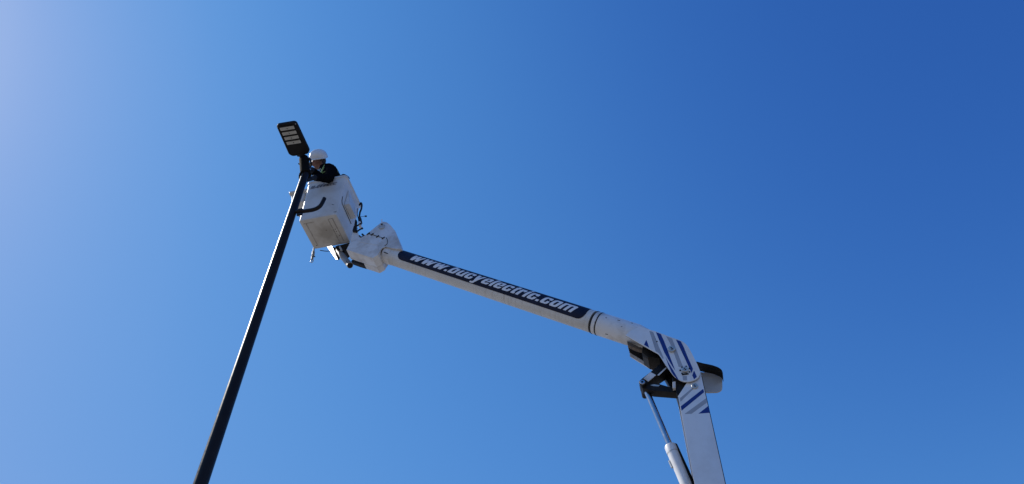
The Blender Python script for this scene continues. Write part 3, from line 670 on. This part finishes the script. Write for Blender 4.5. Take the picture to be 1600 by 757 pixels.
# knee linkage, rod and cylinder ------------------------------------------
k1 = obj('upper_link', prof([(999.5, 595), (1003, 592), (1016, 582), (1036, 564), (1048, 566), (1047, 574), (1028, 586), (1010, 601), (1003, 603)], -.085, .06, bevel=.004), M['black'], lift, .5)
obj('link_face', prof([(1005.6, 591.2), (1016.6, 581.6), (1025, 586.2), (1012.8, 596.4)], -.093, -.086, bevel=.001), M['steel'], k1)
obj('link_edge', prof([(1027, 586.4), (1029.5, 587), (1042, 575.4), (1040.4, 574.2)], -.089, -.0855), M['steel'], k1)
k2 = obj('lower_link', prof([(999, 596), (1008, 597.5), (1013.5, 599.5), (1021, 599), (1030, 600.4), (1045, 604.8), (1062, 609), (1062, 614), (1040, 612), (1020, 610.5), (1004, 607), (999, 602)], -.07, .03, bevel=.005), M['black'], lift, .5)
obj('link_rub_mark', prof([(1016, 602), (1022, 600.7), (1031, 602.2), (1029, 604), (1021, 603.6)], -.0715, -.0698), M['zinc'], k2)
kp = PL(1003.8, 597.8, -.105)
o = obj('knee_pin', tube([kp + BY * .22, kp + BY * .012, kp, kp - BY * .004], [.030, .030, .033, .027], seg=28), M['black'], lift, .5)
obj('pin_cap', tube([kp - BY * .0035, kp - BY * .010], [.026, .022], seg=20), M['chrome'], o, .5)
obj('pin_recess', tube([kp - BY * .0095, kp - BY * .0115], .011, seg=12), M['rubber'], o)
R0 = PL(1009, 608, 0.0); R1 = PL(1047, 697, 0.0); RD = (R1 - R0).normalized()
obj('rod_eye', tube([R0 - RD * .03, R0 + RD * .035], [.045, .036], seg=24), M['black'], lift, .5)
obj('piston_rod', tube([R0 + RD * .03, R1 + RD * .3], .0275, seg=40), M['chrome'], lift, .6)
cyl_end = R1 + RD * 1.75
cyl = obj('cylinder_barrel', tube([R1 - RD * .004, R1, R1 + RD * .012, R1 + RD * .07, R1 + RD * .072, cyl_end], [.040, .050, .054, .054, .052, .052], seg=48), M['gel'], lift, .5)
obj('gland_band', tube([R1 + RD * .0705, R1 + RD * .079], .0535, seg=40), M['zinc'], cyl, .5)
sdv = RD.cross((CAMP - R1).normalized()).normalized()
if sdv.x < 0: sdv = -sdv
obj('cylinder_black_strip', tube([R1 + RD * .006 + sdv * .026 - BY * -.012, cyl_end + sdv * .045 + BY * .012], [.040, .050], seg=32), M['rubber'], cyl, .5)  # black tube along the right side of the barrel
pc = R1 + RD * .17 - BX * .05
obj('cylinder_port', tube([pc - BX * .012 - RD * .02, pc - BX * .006 + RD * .05], [.008, .013], seg=12), M['zinc'], cyl, .5)
bm = prism([cyl_end - RD * .04 + BX * .06, cyl_end + RD * .06 + BX * .0, L(xl + .02, 0, loc(cyl_end)[2] - .35), L(xl + .02, 0, loc(cyl_end)[2] + .1)], BY * .04); obj('cylinder_bracket', bm, M['steel'], lift)
# strut and block beside the elbow
obj('small_lug', prof([(1050.8, 597), (1055.6, 596), (1055.6, 606), (1051, 607)], -.14, -.10, bevel=.003), M['steel'], lift)
obj('stop_arm', prof([(1036, 586), (1042, 578), (1060, 600), (1062, 622), (1050, 610)], .02, .10), M['black'], lift)
# dark filler structure inside the knee, between the lower boom's plates
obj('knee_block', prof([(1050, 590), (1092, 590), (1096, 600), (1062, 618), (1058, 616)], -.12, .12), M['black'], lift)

# hose guard behind the elbow ----------------------------------------------
gp = rp([(1088, 566), (1097, 568.5), (1112, 571.5), (1122, 575), (1127.5, 579), (1129, 584)], [0, 2, 3, 3, 3, 0], 3)
near_l = [PL(u, v_, .03) for u, v_ in gp]
bm = bmesh.new()
th = Vector((0, 0, 1)) * .006
n_ = len(near_l); a_ = [bm.verts.new(p) for p in near_l]; b_ = [bm.verts.new(p + BY * .13) for p in near_l]
a2 = [bm.verts.new(p + th + BX * .004) for p in near_l]; b2 = [bm.verts.new(p + BY * .13 + th + BX * .004) for p in near_l]
for i in range(n_ - 1):
    bm.faces.new((a_[i], a_[i + 1], b_[i + 1], b_[i])); bm.faces.new((a2[i], a2[i + 1], b2[i + 1], b2[i]))
    bm.faces.new((a_[i], a_[i + 1], a2[i + 1], a2[i])); bm.faces.new((b_[i], b_[i + 1], b2[i + 1], b2[i]))
bm.faces.new((a_[0], b_[0], b2[0], a2[0])); bm.faces.new((a_[-1], b_[-1], b2[-1], a2[-1]))
guard = obj('hose_guard', bm, M['inner'], lift, .6)
bm = prof(rp([(1092, 581), (1099, 582.5), (1106, 581), (1112, 582), (1120, 586.5), (1128.6, 582.5), (1128.6, 609), (1122, 613), (1104, 613.5), (1098, 612)], [0, 3, 3, 3, 3, 0, 4, 4, 4, 0], 4), .165, .18, bevel=.002)
obj('guard_back', bm, M['guard'], guard, .6)

# ------------------------------------------------------------------ worker
def skin(nodes, edges, sub=2):
    """tapered limb volumes along the skeleton; remesh() fuses them into one continuous surface"""
    bm = bmesh.new()
    def R_(k): r = nodes[k][1]; return sum(r) / 2 if isinstance(r, tuple) else r
    for k in nodes:
        e = bmesh.ops.create_uvsphere(bm, u_segments=16, v_segments=10, radius=R_(k)); bmesh.ops.translate(bm, verts=e['verts'], vec=nodes[k][0])
    for a_, b_ in edges: tube([nodes[a_][0], nodes[b_][0]], [R_(a_), R_(b_)], bm, 16)
    me = bpy.data.meshes.new('limbs'); bmesh.ops.recalc_face_normals(bm, faces=bm.faces[:]); bm.to_mesh(me); bm.free(); return me
def remesh(meshes, vox, smooth_it=4):
    bm = bmesh.new()
    for m_ in meshes: bm.from_mesh(m_)
    me = bpy.data.meshes.new('tmp'); bm.to_mesh(me); bm.free()
    o = bpy.data.objects.new('tmp', me); C.objects.link(o)
    md = o.modifiers.new('r', 'REMESH'); md.mode = 'VOXEL'; md.voxel_size = vox; md.use_smooth_shade = True
    sm = o.modifiers.new('m', 'SMOOTH'); sm.iterations = smooth_it; sm.factor = .5
    dg = bpy.context.evaluated_depsgraph_get(); out_ = bpy.data.meshes.new_from_object(o.evaluated_get(dg))
    bpy.data.objects.remove(o)
    bm = bmesh.new(); bm.from_mesh(out_); seen = set(); best = []          # keep the one outer shell
    for v0 in bm.verts:
        if v0 in seen: continue
        st = [v0]; seen.add(v0); comp = []
        while st:
            v1 = st.pop(); comp.append(v1)
            for e1 in v1.link_edges:
                v2 = e1.other_vert(v1)
                if v2 not in seen: seen.add(v2); st.append(v2)
        if len(comp) > len(best): best = comp
    keep = set(best); bmesh.ops.delete(bm, geom=[v1 for v1 in bm.verts if v1 not in keep], context='VERTS')
    bm.to_mesh(out_); bm.free(); return out_
worker = empty('person', L(.06, .02, .05), 'worker in white hard hat and dark jacket leaning out of the bucket towards the lamp', 'person')
HC = PL(498.3, 253.2, -.17)                              # head centre
CU = Vector((0, -sp, cp)); CV = -(HC - CAMP).normalized(); CU = (CU - CV * CU.dot(CV)).normalized(); CR = CU.cross(CV).normalized()
if CR.x < 0: CR = -CR
fw = (-CR * .93 + CV * .22 - CU * .20).normalized(); uph = CU + CV * .16; uph = (uph - fw * uph.dot(fw)).normalized(); sd = fw.cross(uph).normalized()
def HD(f, s, u): return HC + fw * f + sd * s + uph * u
bm = bmesh.new(); bmesh.ops.create_uvsphere(bm, u_segments=40, v_segments=28, radius=1)
for v_ in bm.verts:
    x, y, z = v_.co
    f, s, u = x * .098, y * .077, z * .118
    if x > 0:
        u_ = z * .118
        f *= 1 - .10 * max(0, -z) ** 2
        g_ = lambda c0, w_: math.exp(-((u_ - c0) / w_) ** 2)
        gs = lambda s0, w_: math.exp(-((s - s0) / w_) ** 2)
        f += .030 * g_(-.028, .015) * gs(0, .013) + .014 * g_(-.008, .02) * gs(0, .010)           # nose
        f += .007 * g_(.016, .012) * (gs(.03, .025) + gs(-.03, .025))                             # brow
        f -= .013 * g_(.000, .011) * (gs(.032, .014) + gs(-.032, .014))                           # eye sockets
        f += .006 * g_(.0, .006) * (gs(.032, .009) + gs(-.032, .009))                             # eyelids
        f += .007 * g_(-.057, .005) * gs(0, .025) + .008 * g_(-.068, .006) * gs(0, .022) - .004 * g_(-.0625, .003) * gs(0, .022)  # lips
        f += .014 * g_(-.095, .016) * gs(0, .025)                                                 # chin
    if z < -.2: s *= 1 - .22 * (-z - .2)
    v_.co = HD(f, s, u)
for s_ in (-1, 1):
    e = bmesh.ops.create_uvsphere(bm, u_segments=12, v_segments=8, radius=1)
    for v_ in e['verts']:
        x, y, z = v_.co; v_.co = HD(-.008 + x * .017 - z * .005, s_ * .079 + y * .008 + s_ * x * -.005, -.012 + z * .032)
hm = bpy.data.meshes.new('h'); bm.to_mesh(hm); bm.free()
# joints, surveyed on vertical planes (metres behind the boom axis)
pel = L(.07, .03, .80); chest = PL(513, 270.5, -.09); neck = PL(504.5, 262.5, -.13)
shL = PL(517.5, 270.5, -.21); elL = PL(513.5, 279.3, -.355); wrL = PL(492.5, 277.5, -.52)
shR = PL(510, 267.5, .04); elR = PL(500, 277, -.26); wrR = PL(488.2, 266.5, -.52)
for nm, a_, b_ in (('upper L', shL, elL), ('fore L', elL, wrL), ('upper R', shR, elR), ('fore R', elR, wrR), ('pel-chest', pel, chest), ('chest-head', chest, HC)): print(nm, round((a_ - b_).length, 3), [round(t_, 2) for t_ in loc(b_)])
kL, kR = L(.0, -.12, .45), L(.02, .14, .45); fL, fR = L(.07, -.11, .09), L(.08, .13, .09)
fist = {'pelvis': (pel, .10), 'spine': ((pel + chest) / 2, .10), 'chest': (chest, .10), 'neck0': ((chest + neck) / 2, .07), 'neck': (neck, .05), 'head': (HD(-.02, 0, -.06), .05),
        'sL': (shL, .045), 'eL': (elL, .042), 'wL': (wrL, .028), 'sR': (shR, .045), 'eR': (elR, .042), 'wR': (wrR, .028),
        'hL': (L(.06, -.09, .76), .08), 'kL': (kL, .055), 'aL': (fL, .04), 'tL': (fL - BX * .16 - BZ * .02, .03),
        'hR': (L(.07, .12, .76), .08), 'kR': (kR, .055), 'aR': (fR, .04), 'tR': (fR - BX * .16 - BZ * .02, .03)}
ed = [('pelvis', 'spine'), ('spine', 'chest'), ('chest', 'neck0'), ('neck0', 'neck'), ('neck', 'head'), ('chest', 'sL'), ('sL', 'eL'), ('eL', 'wL'), ('chest', 'sR'), ('sR', 'eR'), ('eR', 'wR'),
      ('pelvis', 'hL'), ('hL', 'kL'), ('kL', 'aL'), ('aL', 'tL'), ('pelvis', 'hR'), ('hR', 'kR'), ('kR', 'aR'), ('aR', 'tR')]
body = link('body', remesh([skin(fist, ed), hm], .0075, 2), M['skin'], worker, True)
jk = {k: (fist[k][0], r) for k, r in (('chest', .138), ('spine', .135), ('pelvis', .14), ('neck0', .10), ('sL', .088), ('eL', .064), ('wL', .046), ('sR', .08), ('eR', .06), ('wR', .044))}
jm = skin({'chest': jk['chest'], **{k: v_ for k, v_ in jk.items() if k != 'chest'}}, [('chest', 'spine'), ('spine', 'pelvis'), ('chest', 'neck0'), ('chest', 'sL'), ('sL', 'eL'), ('eL', 'wL'), ('chest', 'sR'), ('sR', 'eR'), ('eR', 'wR')])
jm = remesh([jm], .011, 3)
# creases
rng = random.Random(3)
bmj = bmesh.new(); bmj.from_mesh(jm); bmj.normal_update()
for v_ in bmj.verts:
    c = v_.co; q_ = math.sin(c.x * 70 + 9 * math.sin(c.z * 18)) * math.sin(c.z * 55 + 6 * math.sin(c.y * 22)); v_.co += v_.normal * (.005 * q_)
bmj.to_mesh(jm); bmj.free()
link('jacket', jm, M['jacket'], worker, True)
tm = skin({k: (fist[k][0], fist[k][1] + .025) for k in ('pelvis', 'hL', 'kL', 'aL', 'hR', 'kR', 'aR')}, [('pelvis', 'hL'), ('hL', 'kL'), ('kL', 'aL'), ('pelvis', 'hR'), ('hR', 'kR'), ('kR', 'aR')])
tm = remesh([tm], .012, 3)
link('trousers', tm, M['denim'], worker, True)
# gloved hands closing round the shaft and the slip fitter
def glove(wrist, centre, r_pole, axis, side, thumb_up):
    """palm beside a round bar, four fingers and a thumb wrapped round it"""
    ax_ = axis.normalized(); rad = (wrist - centre); rad = (rad - ax_ * rad.dot(ax_)).normalized(); tan = ax_.cross(rad) * side
    pr = r_pole + .018
    palm = centre + rad * (pr + .008); wr = wrist.lerp(palm, .18)
    nd = {'palm': (palm, (.030, .022)), 'wrist': (wr, .032), 'cuff': (wrist, .040)}; ee = [('palm', 'wrist'), ('wrist', 'cuff')]
    ms = [skin(nd, ee, 1)]
    b_ = bmesh.new(); bmesh.ops.create_uvsphere(b_, u_segments=14, v_segments=10, radius=1)
    for v_ in b_.verts: x, y, z = v_.co; v_.co = palm + rad * (x * .018) + tan * (y * .042 + .012) + ax_ * (z * .044)
    pmsh = bpy.data.meshes.new('p'); b_.to_mesh(pmsh); b_.free(); ms.append(pmsh)
    for i, (off_, ln_f) in enumerate(((.033, .92), (.011, 1.0), (-.011, .95), (-.032, .78))):
        nodes = {}; es = []; 
        for j in range(5):
            a_ = (.35 + j * .42 * ln_f) ; p_ = centre + ax_ * (off_ * thumb_up) + (rad * math.cos(a_) + tan * math.sin(a_)) * (pr + (.004 if j < 4 else 0))
            nodes[j] = (p_, (.0115, .011, .0105, .0098, .008)[j])
            if j: es.append((j - 1, j))
        ms.append(skin(nodes, es, 1))
    nodes = {}; es = []
    for j in range(4):
        a_ = -.1 - j * .42; p_ = centre + ax_ * ((.045 + .004 * j) * thumb_up) + (rad * math.cos(a_) + tan * math.sin(a_)) * (pr + .002)
        nodes[j] = (p_, (.014, .0125, .0115, .009)[j])
        if j: es.append((j - 1, j))
    ms.append(skin(nodes, es, 1))
    return remesh(ms, .0045, 2)
shaft_ax = (PT - PB)
pc1 = pp(CAM_Z + 8.035); pc2 = t0 + ax * .62
link('glove', glove(wrL, pc1, .050, shaft_ax, 1, 1), M['glove'], worker, True)
link('glove', glove(wrR, pc2, .066, ax, -1, 1), M['glove'], worker, True)
# hard hat
hat_c = HD(-.004, 0, .064)
hf = (fw + uph * .06).normalized(); hu = sd.cross(hf).normalized()
if hu.dot(uph) < 0: hu = -hu
def HT_(f, s, u): return hat_c + hf * f + sd * s + hu * u
bm = bmesh.new(); n = 40; rings = []
for (sf, ss, u, lip) in ((.158, .146, .000, 1), (.160, .148, .004, 1), (.134, .114, .008, 0), (.130, .110, .028, 0), (.121, .103, .052, 0), (.104, .088, .076, 0), (.083, .070, .094, 0), (.056, .047, .108, 0), (.026, .022, .116, 0)):
    row = []
    for k in range(n):
        a_ = 2 * math.pi * k / n; ca, sa = math.cos(a_), math.sin(a_)
        f = ca * sf; s = sa * ss; uu = u
        if lip:
            if ca < 0: f = ca * (sf - .022)
            else: f = ca * (sf + .012); uu -= .020 * ca * ca
            s *= .93
        else: uu += .004 * math.cos(3 * a_) * 0
        if not lip and abs(s) < .02 and u > .05: uu += .005
        row.append(bm.verts.new(HT_(f, s, uu)))
    rings.append(row)
for a_, b_ in zip(rings, rings[1:]):
    for i in range(n): bm.faces.new((a_[i], a_[(i + 1) % n], b_[(i + 1) % n], b_[i]))
bm.faces.new(rings[-1])
inner = [[bm.verts.new(HT_((v_.co - hat_c).dot(hf) * .95, (v_.co - hat_c).dot(sd) * .95, (v_.co - hat_c).dot(hu) - .004)) for v_ in r_] for r_ in rings[2:]]
base_in = [bm.verts.new(v_.co - hu * .004) for v_ in rings[0]]
for i in range(n): bm.faces.new((rings[0][i], rings[0][(i + 1) % n], base_in[(i + 1) % n], base_in[i])); bm.faces.new((base_in[i], base_in[(i + 1) % n], inner[0][(i + 1) % n], inner[0][i]))
for a_, b_ in zip(inner, inner[1:]):
    for i in range(n): bm.faces.new((a_[i], a_[(i + 1) % n], b_[(i + 1) % n], b_[i]))
bm.faces.new(inner[-1])
hat = obj('hard_hat', bm, M['hat'], worker, .7)
# hair under the hat at the back and sides
bm = bmesh.new(); bmesh.ops.create_uvsphere(bm, u_segments=24, v_segments=16, radius=1)
for v_ in bm.verts:
    x, y, z = v_.co; v_.co = HD(-.022 + x * .083, y * .080, .012 + z * .085)
link_h = obj('hair', bm, M['brown'], worker, True)
# hi-vis collar and silver tapes under the jacket opening
nk = (chest + neck) / 2
colr = [neck + fw * (.058 * math.cos(a_)) + sd * (.058 * math.sin(a_)) - uph * (.012 * math.cos(a_)) for a_ in [2 * math.pi * k / 16 for k in range(17)]]
obj('collar', tube(colr, .011, seg=8, cap=False), M['hivis'], worker, True)
def ribbon(px, ys, wd, m, name):
    P = smoothline([PL(u, v_, y) for (u, v_), y in zip(px, ys)], 4); bm = bmesh.new(); prev = None
    for i, p_ in enumerate(P):
        t = (P[min(i + 1, len(P) - 1)] - P[max(i - 1, 0)]).normalized(); s = t.cross((CAMP - p_).normalized()).normalized()
        nrm = s.cross(t)
        row = [bm.verts.new(p_ + s * a_ * wd + nrm * b_ * .003) for a_, b_ in ((-.5, 0), (.5, 0), (.5, 1), (-.5, 1))]
        if prev:
            for k in range(4): bm.faces.new((prev[k], prev[(k + 1) % 4], row[(k + 1) % 4], row[k]))
        prev = row
    return obj(name, bm, M[m], worker, True)
ribbon([(508.5, 257), (505.5, 262), (502.8, 267.5), (502, 271.5)], [-.20, -.25, -.275, -.29], .022, 'hivis', 'vest_edge')
ribbon([(504, 263.5), (501.5, 268), (500.2, 272.5)], [-.255, -.28, -.30], .013, 'reflect', 'vest_tape')
ribbon([(508.5, 268), (505, 270.2), (502.5, 272)], [-.27, -.28, -.29], .014, 'hivis', 'vest_edge')
ribbon([(500.5, 263.5), (498.6, 268), (498, 271.5)], [-.25, -.27, -.29], .010, 'reflect', 'vest_tape')
ribbon([(522.5, 260.5), (526, 265), (528, 269.5)], [-.1, -.12, -.14], .012, 'hivis', 'vest_edge')
